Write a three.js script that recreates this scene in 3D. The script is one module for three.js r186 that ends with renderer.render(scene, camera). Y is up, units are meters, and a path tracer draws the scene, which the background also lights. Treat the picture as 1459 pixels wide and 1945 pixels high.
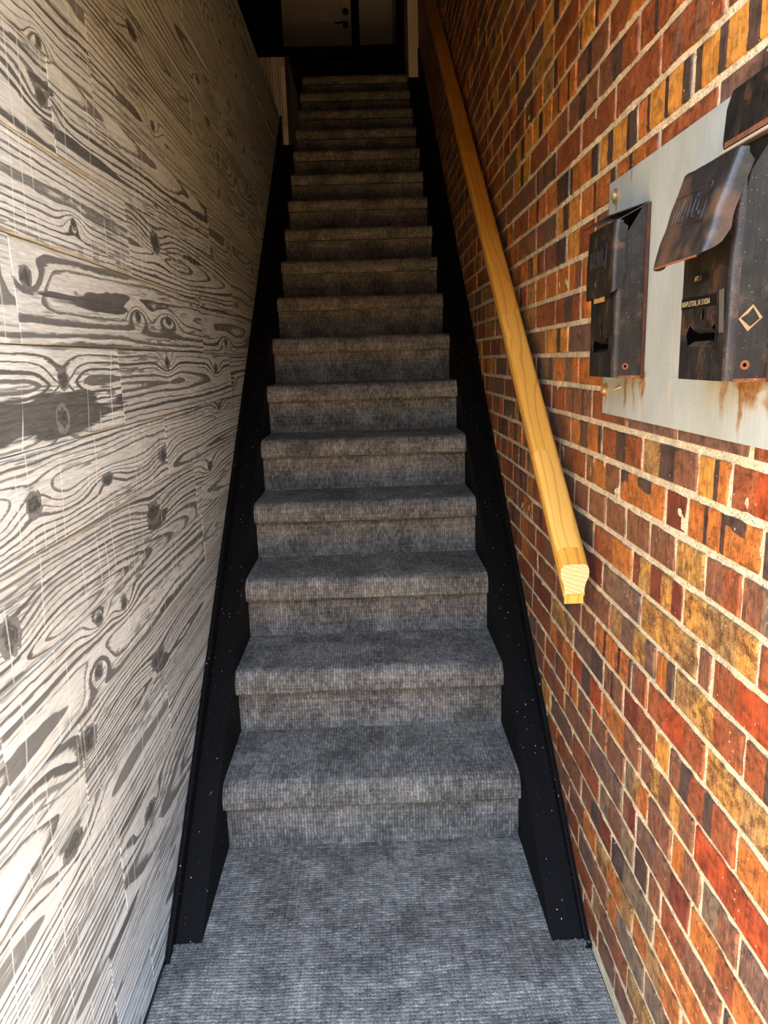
import * as THREE from 'three';
import { mergeGeometries } from 'three/addons/utils/BufferGeometryUtils.js';
import { RoundedBoxGeometry } from 'three/addons/geometries/RoundedBoxGeometry.js';
import { FontLoader } from 'three/addons/loaders/FontLoader.js';
import { TextGeometry } from 'three/addons/geometries/TextGeometry.js';

// ---------------------------------------------------------------- camera, sky, sun, exposure
const scene = new THREE.Scene();
const camera = new THREE.PerspectiveCamera(2 * Math.atan(972.5 / 1349) * 180 / Math.PI, 1459 / 1945, 0.05, 200);
{
  const pitch = 0.2113, yaw = -0.01496, roll = -0.0315;
  const Ry = new THREE.Matrix4().makeRotationY(yaw);      // turned a touch to the right
  const Rx = new THREE.Matrix4().makeRotationX(-pitch);   // tipped down
  const Rz = new THREE.Matrix4().makeRotationZ(roll);
  camera.matrixAutoUpdate = true;
  camera.position.set(0.01498, 1.26012, 1.67759);
  camera.quaternion.setFromRotationMatrix(new THREE.Matrix4().multiplyMatrices(Ry, Rx).multiply(Rz));
}
const renderer = new THREE.WebGLRenderer({ antialias: true });
renderer.toneMapping = THREE.LinearToneMapping;
renderer.toneMappingExposure = 0.88;
renderer.shadowMap.enabled = true;
renderer.shadowMap.type = THREE.PCFSoftShadowMap;

{ // clear daytime sky: pale at the horizon, blue overhead
  const W = 64, H = 64, d = new Float32Array(W * H * 4);
  for (let j = 0; j < H; j++) {
    const e = Math.max(0, ((j + 0.5) / H - 0.5) * 2), k = Math.pow(e, 0.55);
    const c = [1.0 + (0.42 - 1.0) * k, 1.05 + (0.66 - 1.05) * k, 1.12 + (1.18 - 1.12) * k];
    for (let i = 0; i < W; i++) { const o = (j * W + i) * 4; d[o] = c[0]; d[o + 1] = c[1]; d[o + 2] = c[2]; d[o + 3] = 1; }
  }
  const sky = new THREE.DataTexture(d, W, H, THREE.RGBAFormat, THREE.FloatType);
  sky.mapping = THREE.EquirectangularReflectionMapping; sky.magFilter = THREE.LinearFilter; sky.needsUpdate = true;
  scene.background = sky; scene.environment = sky;
  scene.backgroundIntensity = 9.5; scene.environmentIntensity = 9.5;
}
const sun = new THREE.DirectionalLight(0xffc87a, 78);   // high over the street, nearly along the house front
sun.position.set(7.2, 7.4, 1.75); sun.target.position.set(0, 0, 1.6);
sun.castShadow = true; sun.shadow.mapSize.set(2048, 2048);
Object.assign(sun.shadow.camera, { left: -8, right: 8, top: 8, bottom: -8, near: 0.5, far: 30 });
scene.add(sun, sun.target);

// ---------------------------------------------------------------- helpers
let _s = 12345;
const rnd = () => { _s = (_s * 1664525 + 1013904223) >>> 0; return _s / 4294967296; };
const rr = (a, b) => a + (b - a) * rnd();
const hash2 = (x, y) => { let h = (Math.imul(x | 0, 374761393) + Math.imul(y | 0, 668265263)) | 0; h = Math.imul(h ^ (h >>> 13), 1274126177); return ((h ^ (h >>> 16)) >>> 0) / 4294967296; };
function vn(x, y) { // value noise 0..1
  const xi = Math.floor(x), yi = Math.floor(y), fx = x - xi, fy = y - yi;
  const u = fx * fx * (3 - 2 * fx), v = fy * fy * (3 - 2 * fy);
  const a = hash2(xi, yi), b = hash2(xi + 1, yi), c = hash2(xi, yi + 1), d = hash2(xi + 1, yi + 1);
  return a + (b - a) * u + (c - a) * v + (a - b - c + d) * u * v;
}
function pn(x, y, px, py) { // value noise that repeats after px, py cells
  const xi = Math.floor(x), yi = Math.floor(y), fx = x - xi, fy = y - yi, u = fx * fx * (3 - 2 * fx), v = fy * fy * (3 - 2 * fy);
  const x0 = xi % px, x1 = (xi + 1) % px, y0 = yi % py, y1 = (yi + 1) % py, a = hash2(x0, y0), b = hash2(x1, y0), c = hash2(x0, y1), d = hash2(x1, y1);
  return a + (b - a) * u + (c - a) * v + (a - b - c + d) * u * v;
}
const sn = (x, y) => vn(x, y) * 2 - 1;
const fbm = (x, y) => 0.55 * vn(x, y) + 0.3 * vn(x * 2.1 + 7, y * 2.1 + 3) + 0.15 * vn(x * 4.3 + 1, y * 4.3 + 9);
const sst = (a, b, x) => { const t = Math.min(1, Math.max(0, (x - a) / (b - a))); return t * t * (3 - 2 * t); };
const mix = (a, b, t) => a + (b - a) * t;
const hex = (h) => [(h >> 16) & 255, (h >> 8) & 255, h & 255];

function makeTex(W, H, fn, srgb = true, repeat = false) {
  const d = new Uint8Array(W * H * 4), c = [0, 0, 0];
  for (let j = 0; j < H; j++) for (let i = 0; i < W; i++) {
    fn(i, j, c); const o = (j * W + i) * 4;
    d[o] = Math.max(0, Math.min(255, c[0])); d[o + 1] = Math.max(0, Math.min(255, c[1])); d[o + 2] = Math.max(0, Math.min(255, c[2])); d[o + 3] = 255;
  }
  const t = new THREE.DataTexture(d, W, H, THREE.RGBAFormat);
  t.magFilter = THREE.LinearFilter; t.minFilter = THREE.LinearMipmapLinearFilter; t.generateMipmaps = true;
  if (srgb) t.colorSpace = THREE.SRGBColorSpace;
  if (repeat) t.wrapS = t.wrapT = THREE.RepeatWrapping;
  t.needsUpdate = true; return t;
}
const taken = new Map();
function numbered(n) { const k = taken.get(n) ?? 0; taken.set(n, k + 1); return k ? n + '_' + String(k).padStart(3, '0') : n; }
function shade(o) { o.castShadow = o.receiveShadow = true; return o; }
function mesh(name, geo, mat, parent) { const m = shade(new THREE.Mesh(geo, mat)); m.name = parent ? name : numbered(name); (parent ?? scene).add(m); return m; }
function group(name, label, category, pos = [0, 0, 0], extra = {}) {
  const g = new THREE.Group(); g.name = numbered(name); g.position.set(...pos); g.userData = { label, category, ...extra }; scene.add(g); return g;
}
function struct(name, geo, mat, label, category) { const m = mesh(name, geo, mat); m.userData = { kind: 'structure', label, category }; return m; }
// box from corner to corner
function bx(x0, x1, y0, y1, z0, z1) { const g = new THREE.BoxGeometry(x1 - x0, y1 - y0, z1 - z0); g.translate((x0 + x1) / 2, (y0 + y1) / 2, (z0 + z1) / 2); return g; }
function rbx(x0, x1, y0, y1, z0, z1, r = 0.003, s = 2) { const g = new RoundedBoxGeometry(x1 - x0, y1 - y0, z1 - z0, s, r); g.translate((x0 + x1) / 2, (y0 + y1) / 2, (z0 + z1) / 2); return g; }
// uv in metres by the way each face points
function boxUV(g, su = 1, sv = su, du = 0, dv = 0) {
  const q = g.index ? g.toNonIndexed() : g, p = q.attributes.position, n = q.attributes.normal, uv = new Float32Array(p.count * 2);
  for (let i = 0; i < p.count; i++) {
    const ax = Math.abs(n.getX(i)), ay = Math.abs(n.getY(i)), az = Math.abs(n.getZ(i));
    let u, v;
    if (ax >= ay && ax >= az) { u = p.getZ(i); v = p.getY(i); } else if (ay >= az) { u = p.getX(i); v = p.getZ(i); } else { u = p.getX(i); v = p.getY(i); }
    uv[i * 2] = u * su + du; uv[i * 2 + 1] = v * sv + dv;
  }
  q.setAttribute('uv', new THREE.BufferAttribute(uv, 2)); return q;
}
// closed outline in (y,z) swept along x; u = x, v = length along the outline
function sweepX(pts, x0, x1, smoothTo = 0.5, nx = 1) {
  const P = [], N = [], U = [], I = []; let len = 0;
  const n = pts.length; let area = 0; pts.forEach(([y, z], i) => { const [y2, z2] = pts[(i + 1) % n]; area += z * y2 - z2 * y; });
  const flip = area < 0 ? 1 : -1;   // outward whichever way the outline runs
  for (let i = 0; i < n; i++) {
    const a = pts[i], b = pts[(i + 1) % n], dz = b[1] - a[1], dy = b[0] - a[0], l = Math.hypot(dy, dz); if (l < 1e-7) continue;
    const ny = flip * -dz / l, nz = flip * dy / l;
    for (let s = 0; s < nx; s++) {
      const xa = mix(x0, x1, s / nx), xb = mix(x0, x1, (s + 1) / nx);
      const base = P.length / 3;
      P.push(xa, a[0], a[1], xb, a[0], a[1], xb, b[0], b[1], xa, b[0], b[1]);
      for (let k = 0; k < 4; k++) N.push(0, ny, nz);
      U.push(xa, len, xb, len, xb, len + l, xa, len + l);
      I.push(base, base + 1, base + 2, base, base + 2, base + 3);
    }
    len += l;
  }
  const sh = new THREE.Shape(pts.map(([y, z]) => new THREE.Vector2(z, y)));
  for (const [x, s] of [[x0, -1], [x1, 1]]) {
    const tri = THREE.ShapeUtils.triangulateShape(sh.getPoints(), []), base = P.length / 3;
    for (const [y, z] of pts) { P.push(x, y, z); N.push(s, 0, 0); U.push(z, y); }
    for (const t of tri) I.push(base + t[0], base + t[1], base + t[2]);
  }
  const g = new THREE.BufferGeometry();
  g.setAttribute('position', new THREE.Float32BufferAttribute(P, 3)); g.setAttribute('normal', new THREE.Float32BufferAttribute(N, 3));
  g.setAttribute('uv', new THREE.Float32BufferAttribute(U, 2));
  const A = new THREE.Vector3(), B = new THREE.Vector3(), C = new THREE.Vector3();
  for (let i = 0; i < I.length; i += 3) { // windings follow the normals
    A.fromArray(P, I[i] * 3); B.fromArray(P, I[i + 1] * 3).sub(A); C.fromArray(P, I[i + 2] * 3).sub(A); B.cross(C);
    if (B.dot(new THREE.Vector3().fromArray(N, I[i] * 3)) < 0) { const t = I[i + 1]; I[i + 1] = I[i + 2]; I[i + 2] = t; }
  }
  g.setIndex(I); return g;
}
const std = (o) => new THREE.MeshStandardMaterial({ side: THREE.DoubleSide, ...o });

// measures of the place (metres)
const RISE = 0.195, RUN = 0.2573, XL = -0.472, XR = 0.455, IL = -0.401, IR = 0.374, DOORZ = 1.05;

// ---------------------------------------------------------------- outside
const pavementMap = makeTex(256, 256, (i, j, c) => { const n = fbm(i / 9, j / 9) * 26 + vn(i / 1.3, j / 1.3) * 18; c[0] = 186 + n - 20; c[1] = 170 + n - 20; c[2] = 130 + n - 20; }, true, true);
const pavementMat = std({ map: pavementMap, roughness: 0.9 });
struct('floor_pavement', boxUV(bx(-9, 9, -0.2, -0.015, DOORZ, 3.9), 1), pavementMat, 'pale concrete pavement in front of the entrance', 'pavement');
struct('floor_street', bx(-30, 30, -0.3, -0.16, 3.9, 16), std({ color: 0x57544f, roughness: 0.95 }), 'dark asphalt street beyond the pavement', 'street');
struct('sky_screen_across', bx(-30, 30, -0.3, 5.2, 15, 16), std({ color: 0x8c7a66, roughness: 0.9 }), 'plain tan block added across the street to screen the low sky', 'sky_screen');  // unseen block, added to cut low sky light on the upper steps
const facadeMat = std({ color: 0x8a6a55, roughness: 0.85 });
{
  const f = group('wall_front', 'brown house front round the open entrance', 'wall', [0, 0, 0], { kind: 'structure' });
  mesh('facade', bx(-5, XL - 0.02, -0.1, 7, DOORZ - 0.12, DOORZ), facadeMat, f);
  mesh('facade', bx(XR + 0.12, 5, -0.1, 7, DOORZ - 0.12, DOORZ), facadeMat, f);
  mesh('header', bx(XL - 0.02, XR + 0.12, 2.12, 7, DOORZ - 0.12, DOORZ), facadeMat, f);
}

// ---------------------------------------------------------------- carpet
const carpetMap = makeTex(2048, 2048, (i, j, c) => {  // 0.8 m square, cords run along v
  const rib = i / 20.48, r = rib - Math.floor(rib), col = Math.floor(rib);
  const wob = 0.16 * sn(j / 26 + col * 7.7, col * 3.1);
  const prof = Math.sin(Math.PI * Math.min(1, Math.max(0, r + wob * 0.5)));
  const tuft = vn(i / 5, j / 7), fleck = vn(i / 2.2 + 9, j / 3.1);
  const dash = pn(col * 14, j / 32, 1400, 64);                                  // yarn tone along a cord
  const cross = pn(i / 204.8, j / 8, 10, 256);                                              // weft streaks
  const blot = 0.55 * pn(i / 146.2857, j / 204.8, 14, 10) + 0.3 * pn(i / 68.2667, j / 102.4, 30, 20) + 0.15 * pn(i / 32, j / 51.2, 64, 40);
  let l = 108 + 40 * (dash - 0.5) + 26 * (cross - 0.5) + 66 * (blot - 0.5) + 34 * (tuft - 0.5) + 40 * (fleck - 0.5);
  l *= 0.80 + 0.27 * prof * (0.55 + 0.75 * vn(col * 5.3, j / 6 + col));
  if (fleck > 0.86 && prof > 0.5) l += 46;
  c[0] = l * 1.02; c[1] = l * 1.0; c[2] = l * 0.93;
}, true, true);
const carpetBump = makeTex(1024, 1024, (i, j, c) => {
  const rib = i / 10.24, r = rib - Math.floor(rib), col = Math.floor(rib);
  const wob = 0.16 * sn(j / 13 + col * 7.7, col * 3.1);
  const prof = Math.sin(Math.PI * Math.min(1, Math.max(0, r + wob * 0.5)));
  const l = 255 * (0.42 * prof * (0.4 + 0.6 * vn(col * 5, j / 3.5)) + 0.58 * vn(i / 2.6, j / 2.8)); c[0] = c[1] = c[2] = l;
}, false, true);
const carpetMat = std({ map: carpetMap, bumpMap: carpetBump, bumpScale: 0.003, roughness: 1.0 });
function carpetUV(g, turn, du, dv) { // metres -> texture repeats of 0.8 m
  const uv = g.attributes.uv;
  for (let i = 0; i < uv.count; i++) { let u = uv.getX(i) / 0.8, v = uv.getY(i) / 0.8; if (turn) [u, v] = [v, u]; uv.setXY(i, u + du, v + dv); }
  return g;
}
// ---------------------------------------------------------------- black painted woodwork
const blackMap = makeTex(1024, 1024, (i, j, c) => { // 1 m square
  const g = vn(i / 3, j / 160) * 5 + vn(i / 12, j / 300) * 6; let l = 6 + g * 0.8;
  const s = hash2(Math.floor(i / 2.2), Math.floor(j / 2.2));
  if (s > 0.9955 && vn(i / 40, j / 40) > 0.5) l = 190; else if (s > 0.993) l = 60;
  c[0] = l + 1; c[1] = l; c[2] = l;
}, true, true);
const blackMat = new THREE.MeshPhysicalMaterial({ side: THREE.DoubleSide, map: blackMap, roughness: 0.7, specularIntensity: 0.25 });
const blackPlain = std({ color: 0x0d0b0a, roughness: 0.6 });

// ---------------------------------------------------------------- floor, staircase
struct('floor', boxUV(bx(XL - 0.1, XR + 0.1, -0.16, -0.012, -0.1, DOORZ)), std({ color: 0x3a3634, roughness: 0.95 }), 'plain floor under the entry carpet', 'floor');
{
  // carpet on the entry floor, softly uneven; cords run across
  const nx = 60, nz = 80, x0 = XL + 0.004, x1 = XR - 0.0022, z0 = -0.012, z1 = DOORZ - 0.02;
  const g = new THREE.PlaneGeometry(x1 - x0, z1 - z0, nx, nz); g.rotateX(-Math.PI / 2); g.translate((x0 + x1) / 2, 0, (z0 + z1) / 2);
  const p = g.attributes.position, uv = g.attributes.uv;
  for (let i = 0; i < p.count; i++) {
    const x = p.getX(i), z = p.getZ(i);
    p.setY(i, 0.003 * sn(x * 7 + 3, z * 7) + 0.0015 * sn(x * 22, z * 22) - 0.001);
    uv.setXY(i, z / 0.8 + 0.31 + 0.01 * sn(x * 5, z * 5), x / 0.8 + 0.2);
  }
  g.computeVertexNormals();
  const t = group('entry_carpet', 'grey corded carpet covering the flat entry floor below the stairs', 'carpet');
  mesh('pile', g, carpetMat, t);
  const tuft = new THREE.IcosahedronGeometry(0.0042, 0), tufts = [];
  for (const [xa, xb, zf] of [[XL + 0.004, IL + 0.004, 0.327], [IR - 0.004, XR - 0.003, 0.362]]) for (let i = 0; i < 46; i++) { // frayed cut round the feet of the stringers
    const q = tuft.clone(), t = (i + rnd()) / 46; q.scale(rr(0.6, 1.2), rr(0.9, 1.7), rr(0.7, 1.5)); q.rotateY(rr(0, 3)); q.translate(mix(xa, xb, t), rr(0.001, 0.006), zf + rr(0.002, 0.012)); tufts.push(q);
  }
  const fray = mergeGeometries(tufts); { const u = fray.attributes.uv; for (let i = 0; i < u.count; i++) u.setXY(i, u.getX(i) * 0.02 + 0.3, u.getY(i) * 0.02 + 0.4); }
  const fr = mesh('frayed_edge', fray, carpetMat, t); fr.userData.kind = 'stuff';
  mesh('backing', bx(x0, x1, -0.0118, -0.0055, z0, z1), std({ color: 0x2c2b2b, roughness: 1 }), t);
}
const stair = group('staircase', 'steep straight staircase with grey carpeted steps between black stringers', 'stairs', [0, 0, 0]);
for (let k = 1; k <= 17; k++) {
  const yb = k * RISE, zr = -(k - 1) * RUN, zn = zr + 0.034, T = 0.066, R = 0.04, zb = -k * RUN - (k === 17 ? 0 : 0.004);
  const pts = [[yb, zb]];
  for (let a = 0; a <= 8; a++) { const t = a / 8 * Math.PI / 2; pts.push([yb - R + R * Math.cos(t), zn - R + R * Math.sin(t)]); }
  pts.push([yb - T + 0.006, zn], [yb - T + 0.001, zn - 0.003], [yb - T, zn - 0.009], [yb - T, zr - 0.02], [yb - 0.03, zr - 0.03], [yb - 0.03, zb]);
  const wob = rr(-0.0015, 0.0015);
  mesh('tread', carpetUV(sweepX(pts, IL + 0.0005, IR - 0.0005 + wob, 0.5, 1), false, rnd(), rnd()), carpetMat, stair);
  const y0 = (k - 1) * RISE - 0.01, y1 = yb - T + 0.004;
  mesh('riser', carpetUV(sweepX([[y1, zr - 0.018], [y1, zr], [y0, zr], [y0, zr - 0.018]], IL + 0.0005, IR - 0.0005), false, rnd(), rnd()), carpetMat, stair);
}
for (let k = 18; k <= 19; k++) { // bare black steps above the carpet
  const yb = k * RISE, zr = -(k - 1) * RUN;
  const r = mesh('black_riser', boxUV(bx(-0.4, 0.372, yb - RISE - 0.004, yb - 0.03, zr - 0.02, zr)), blackMat, stair); r.userData.label = 'bare black riser';
  if (k === 18) { const t = mesh('black_tread', boxUV(rbx(-0.4, 0.372, yb - 0.03, yb, zr - RUN - 0.002, zr + 0.022, 0.008)), blackMat, stair); t.userData.label = 'bare black tread'; }
}
// stringers with the skirting strip behind each
{ // solid body under the steps
  const pts = [[-0.02, -0.03]];
  for (let k = 1; k <= 17; k++) pts.push([k * RISE - 0.09, -(k - 1) * RUN - 0.022], [k * RISE - 0.034, -(k - 1) * RUN - 0.034], [k * RISE - 0.034, -k * RUN - 0.024]);
  pts.push([18 * RISE - 0.034, -17 * RUN - 0.03], [18 * RISE - 0.034, -18 * RUN - 0.03], [3.6, -18 * RUN - 0.03], [-0.02, -18 * RUN - 0.03]);
  mesh('carcass', boxUV(sweepX(pts, IL + 0.001, IR - 0.001)), blackPlain, stair);
}
{ const e = mesh('stringer_end', boxUV(bx(IR + 0.001, XR - 0.005, 2.9, 3.233, -4.34, -3.951)), blackMat, stair); e.userData.label = 'black block under the pale pier'; }
function slab(pts, x0, x1) { return sweepX(pts, x0, x1); }
for (const side of [-1, 1]) {
  const L = side < 0, xa = L ? XL + 0.013 : IR, xb = L ? IL : XR - 0.013;
  const off = L ? 0.244 : 0.262, sl = L ? 0.758 : 0.735, zEnd = L ? -3.06 : -3.95;
  const top = (z) => off - sl * z, zFloor = off / sl;
  const pts = [[0.002, zFloor], [0.002, zFloor - 0.36]];
  const under = (z) => top(z) - 0.34;
  pts.push([under(zEnd), zEnd]); pts.push([top(zEnd), zEnd]);
  pts.reverse();
  const s = mesh('stringer', boxUV(slab(pts, xa, xb)), blackMat, stair);
  s.userData.label = L ? 'flat black board along the plank wall' : 'flat black board along the brick wall';
  const st = (z) => (L ? 0.292 : 0.296) - (L ? 0.795 : 0.79) * z, z0 = st(0) / (L ? 0.795 : 0.79) + 0.005;
  const sk = [[0.002, z0], [0.002, z0 - 0.2], [st(zEnd) - 0.25, zEnd], [st(zEnd), zEnd]].reverse();
  mesh('skirting_strip', boxUV(slab(sk, L ? XL + 0.0015 : XR - 0.0125, L ? XL + 0.0125 : XR - 0.0015)), blackMat, s);
  const bead = (x, dy) => { // rounded bead on top of the strip
    const len = Math.hypot(z0 - zEnd, st(zEnd)), g = new THREE.CylinderGeometry(0.0058, 0.0058, len, 10);
    g.rotateX(Math.PI / 2); g.rotateX(Math.atan2(st(zEnd) - st(z0), z0 - zEnd)); g.translate(x, (st(zEnd) + st(z0)) / 2 + dy, (z0 + zEnd) / 2); return g;
  };
  mesh('bead', boxUV(bead(L ? XL + 0.0072 : XR - 0.0072, 0.0005)), blackMat, s);
}

// ---------------------------------------------------------------- left wall: printed wood planks
const ROW = 0.1484, Y0 = 1.2965, WTOP = 2.722, PLEN = 1.135;
const knotList = [ // z, y, radius across, radius along, strength
  [0.457, 1.75, .012, .012], [0.47, 1.669, .016, .022], [0.398, 1.499, .01, .014], [-0.084, 1.544, .026, .04], [0.60, 1.391, .016, .022], [0.10, 1.366, .013, .02], [-0.136, 1.369, .012, .03],
  [-0.092, 1.268, .015, .022], [0.517, 1.246, .018, .022], [0.536, 1.185, .024, .026], [0.667, 1.071, .021, .026], [0.375, 1.061, .012, .034], [0.13, 0.945, .026, .05], [0.02, 1.057, .02, .03],
  [0.781, 0.916, .03, .03], [0.361, 0.816, .013, .02], [0.202, 0.632, .02, .05], [0.599, 0.657, .026, .045], [0.351, 0.357, .018, .04], [0.517, 0.745, .016, .02], [-0.707, 2.106, .014, .03],
  [-0.153, 1.812, .012, .02], [-0.82, 2.024, .016, .04], [-0.842, 1.335, .014, .03], [-0.643, 1.25, .016, .03], [-0.645, 1.13, .014, .03], [-0.052, 1.97, .016, .04], [0.69, 0.535, .02, .04], [0.49, 0.83, .012, .02],
];
const darkList = [ // z, y, half length, half height: long dark streaks of the print
  [0.36, 1.372, .20, .011], [0.60, 1.192, .36, .034], [0.47, 1.69, .05, .008], [0.30, 1.632, .22, .010], [0.10, 0.925, .075, .018], [0.547, 0.253, .09, .012], [0.17, 0.61, .05, .016], [0.42, .42, .12, .008], [-.45, 1.55, .14, .008], [0.05, .72, .12, .01],
];
const ends = { '-1': 0.25, '-2': -0.02, '-3': -0.26, '-4': -0.298, '0': -0.497, '1': 0.113, '2': -0.70, '3': -0.9, '-5': 0.62, '-6': 0.16, '-7': 0.52 };
const planks = [];
for (let r = -9; r <= 9; r++) {
  const y0 = Math.max(0.001, Y0 + r * ROW), y1 = Math.min(WTOP, Y0 + (r + 1) * ROW); if (y1 - y0 < 0.02) continue;
  const e = ends[r] ?? rr(-1, 0.6); let z = e; while (z < DOORZ - 0.004) z += PLEN;
  let zt = DOORZ - 0.004;
  for (let zb = z - PLEN; zt > -3.06; zb -= PLEN) { const lo = Math.max(zb, -3.06); if (zt - lo > 0.03) planks.push({ r, y0, y1, z0: lo, z1: zt, seed: Math.floor(rnd() * 900) + 1 }); zt = lo; if (lo <= -3.06) break; }
}
for (const p of planks) {
  p.kn = knotList.filter((k) => k[1] > p.y0 - 0.01 && k[1] < p.y1 + 0.01 && k[0] > p.z0 - 0.05 && k[0] < p.z1 + 0.05);
  if (p.z1 < -0.2) { const n = 1 + Math.floor(rnd() * 3); for (let i = 0; i < n; i++) p.kn.push([rr(p.z0, p.z1), rr(p.y0 + 0.02, p.y1 - 0.02), rr(.008, .018), rr(.015, .04)]); }
  p.dk = darkList.filter((k) => k[1] > p.y0 && k[1] < p.y1 && k[0] + k[2] > p.z0 && k[0] - k[2] < p.z1);
  p.h0 = rr(-0.06, 0.06); p.hk = rr(-0.07, 0.07); p.tc = rr(-0.06, 0.06); p.f = rr(66, 118); p.saw = rnd() < 0.75 ? rr(0.55, 1) : 0.15; p.tone = rr(-8, 8);
  if (p.r === -1 && p.z1 > 0.4) { p.saw = 1; p.sawStep = 0.062; } if (p.r === 0) { p.f = 60; p.tc = 0.01; p.h0 = 0.03; }
}
const CELLW = 1024, CELLH = 160, PER = 24;
function plankTexel(p, z, y, c) {
  const S = p.seed, yc = (p.y0 + p.y1) / 2; let t = y - yc;
  t += 0.012 * sn(z * 0.9 + S, y * 5 + S) + 0.0030 * sn(z * 3.2 + S, y * 16) + 0.0010 * sn(z * 14 + S, y * 70);
  const h = p.h0 + p.hk * (z - p.z0 - 0.5) + 0.02 * sn(z * 0.8 + S * 3, 5.5);
  let F = Math.hypot(t - p.tc, h * 0.9) * p.f, core = 0, ringDark = 0;
  for (const k of p.kn) {
    const dz = (z - k[0]) / k[3], dy = (y - k[1]) / k[2], dd = dz * dz + dy * dy;
    if (dd > 60) continue;
    F += 2.4 * Math.exp(-(dz * dz / 9 + dy * dy / 3.0));
    const wb = dd + 0.35 * sn(z * 120 + S, y * 160);
    if (wb < 1) { core = Math.max(core, 1 - wb * 0.4); ringDark = Math.max(ringDark, 0.5 + 0.5 * Math.sin(Math.sqrt(Math.max(0, wb)) * 14)); }
  }
  F += 0.20 * sn(z * 5 + S, y * 34) + 0.05 * sn(z * 40 + S, y * 90);
  const id = Math.floor(F), ph = F - id, hh = hash2(id, S);
  const th = 0.17 + 0.38 * hh * hh + 0.1 * sn(z * 5 + id * 3.3, S + id);
  const fib = vn(z * 60 + S, y * 800), fib2 = vn(z * 22 + S * 2, y * 420);
  let d = sst(1 - th - 0.10, 1 - th + 0.06, ph + 0.20 * (fib - 0.5) + 0.08 * (fib2 - 0.5)) * (1 - sst(0.955, 1.0, ph));
  d *= 0.72 + 0.28 * hash2(id + 77, S);
  d *= 0.86 + 0.28 * (fib2 - 0.5);
  d = Math.max(d, 0.6 * sst(0.45, 0.75, fbm(z * 4 + S, y * 26)) * sst(0.5, 0.72, vn(z * 26 + S, y * 480)));           // fine fibres
  for (const k of p.dk) {
    const dz = (z - k[0]) / k[2], dy = (y - k[1]) / k[3], q = dz * dz + dy * dy + 0.5 * sn(z * 9 + S, y * 60) + 0.4 * (fib2 - 0.5);
    d = Math.max(d, (1 - sst(0.75, 1.02, q)) * (0.86 + 0.2 * (fib - 0.5)));
  }
  if (core > 0) d = Math.max(d * 0.5, core * (0.82 + 0.28 * ringDark));
  // saw scratches across the plank, slightly leaning, light
  const step = p.sawStep ?? 0.036, q = z / step + (y - p.y0) * 2.2 + 0.25 * sn(y * 9 + S, z * 6), qi = Math.floor(q + 0.5), dq = Math.abs(q - qi) * step;
  const on = p.saw * sst(0.35, 0.6, vn(qi * 3.7 + S, y * 14 + qi)) * (hash2(qi, S + 5) > 0.35 ? 1 : 0);
  const sc = on * (1 - sst(0.0009, 0.0024, dq)); d *= 1 - 0.85 * sc;
  let l = 200 + p.tone + 22 * (fbm(z * 4 + S, y * 18) - 0.5) + 30 * (fib - 0.5) + 22 * (fib2 - 0.5) + 20 * sc;
  l = mix(l, 72 + 22 * (fib2 - 0.5), Math.min(1, d));
  // worn brownish edge along the seams
  const ed = Math.min(y - p.y0, p.y1 - y), eb = (1 - sst(0.002, 0.007, ed + 0.004 * sn(z * 11 + S, y * 40))) * sst(0.4, 0.62, vn(z * 3 + S, p.r * 9.1));
  c[0] = mix(l * 0.955, 170, eb * 0.5); c[1] = mix(l * 1.0, 162, eb * 0.5); c[2] = mix(l * 0.975, 132, eb * 0.5);
}
const plankMats = [];
for (let a = 0; a * PER < planks.length; a++) {
  const tex = makeTex(2048, 2048, (i, j, c) => {
    const col = i < CELLW ? 0 : 1, row = Math.floor(j / CELLH), p = row < 12 ? planks[a * PER + row * 2 + col] : null;
    if (!p) { c[0] = c[1] = c[2] = 180; return; }
    const u = ((i % CELLW) + 0.5) / CELLW, v = ((j % CELLH) + 0.5) / CELLH;
    plankTexel(p, p.z0 + (u * 1.02 - 0.01) * (p.z1 - p.z0), p.y0 + (v * 1.02 - 0.01) * (p.y1 - p.y0), c);
  });
  plankMats.push(std({ map: tex, roughness: 0.48 }));
}
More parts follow.
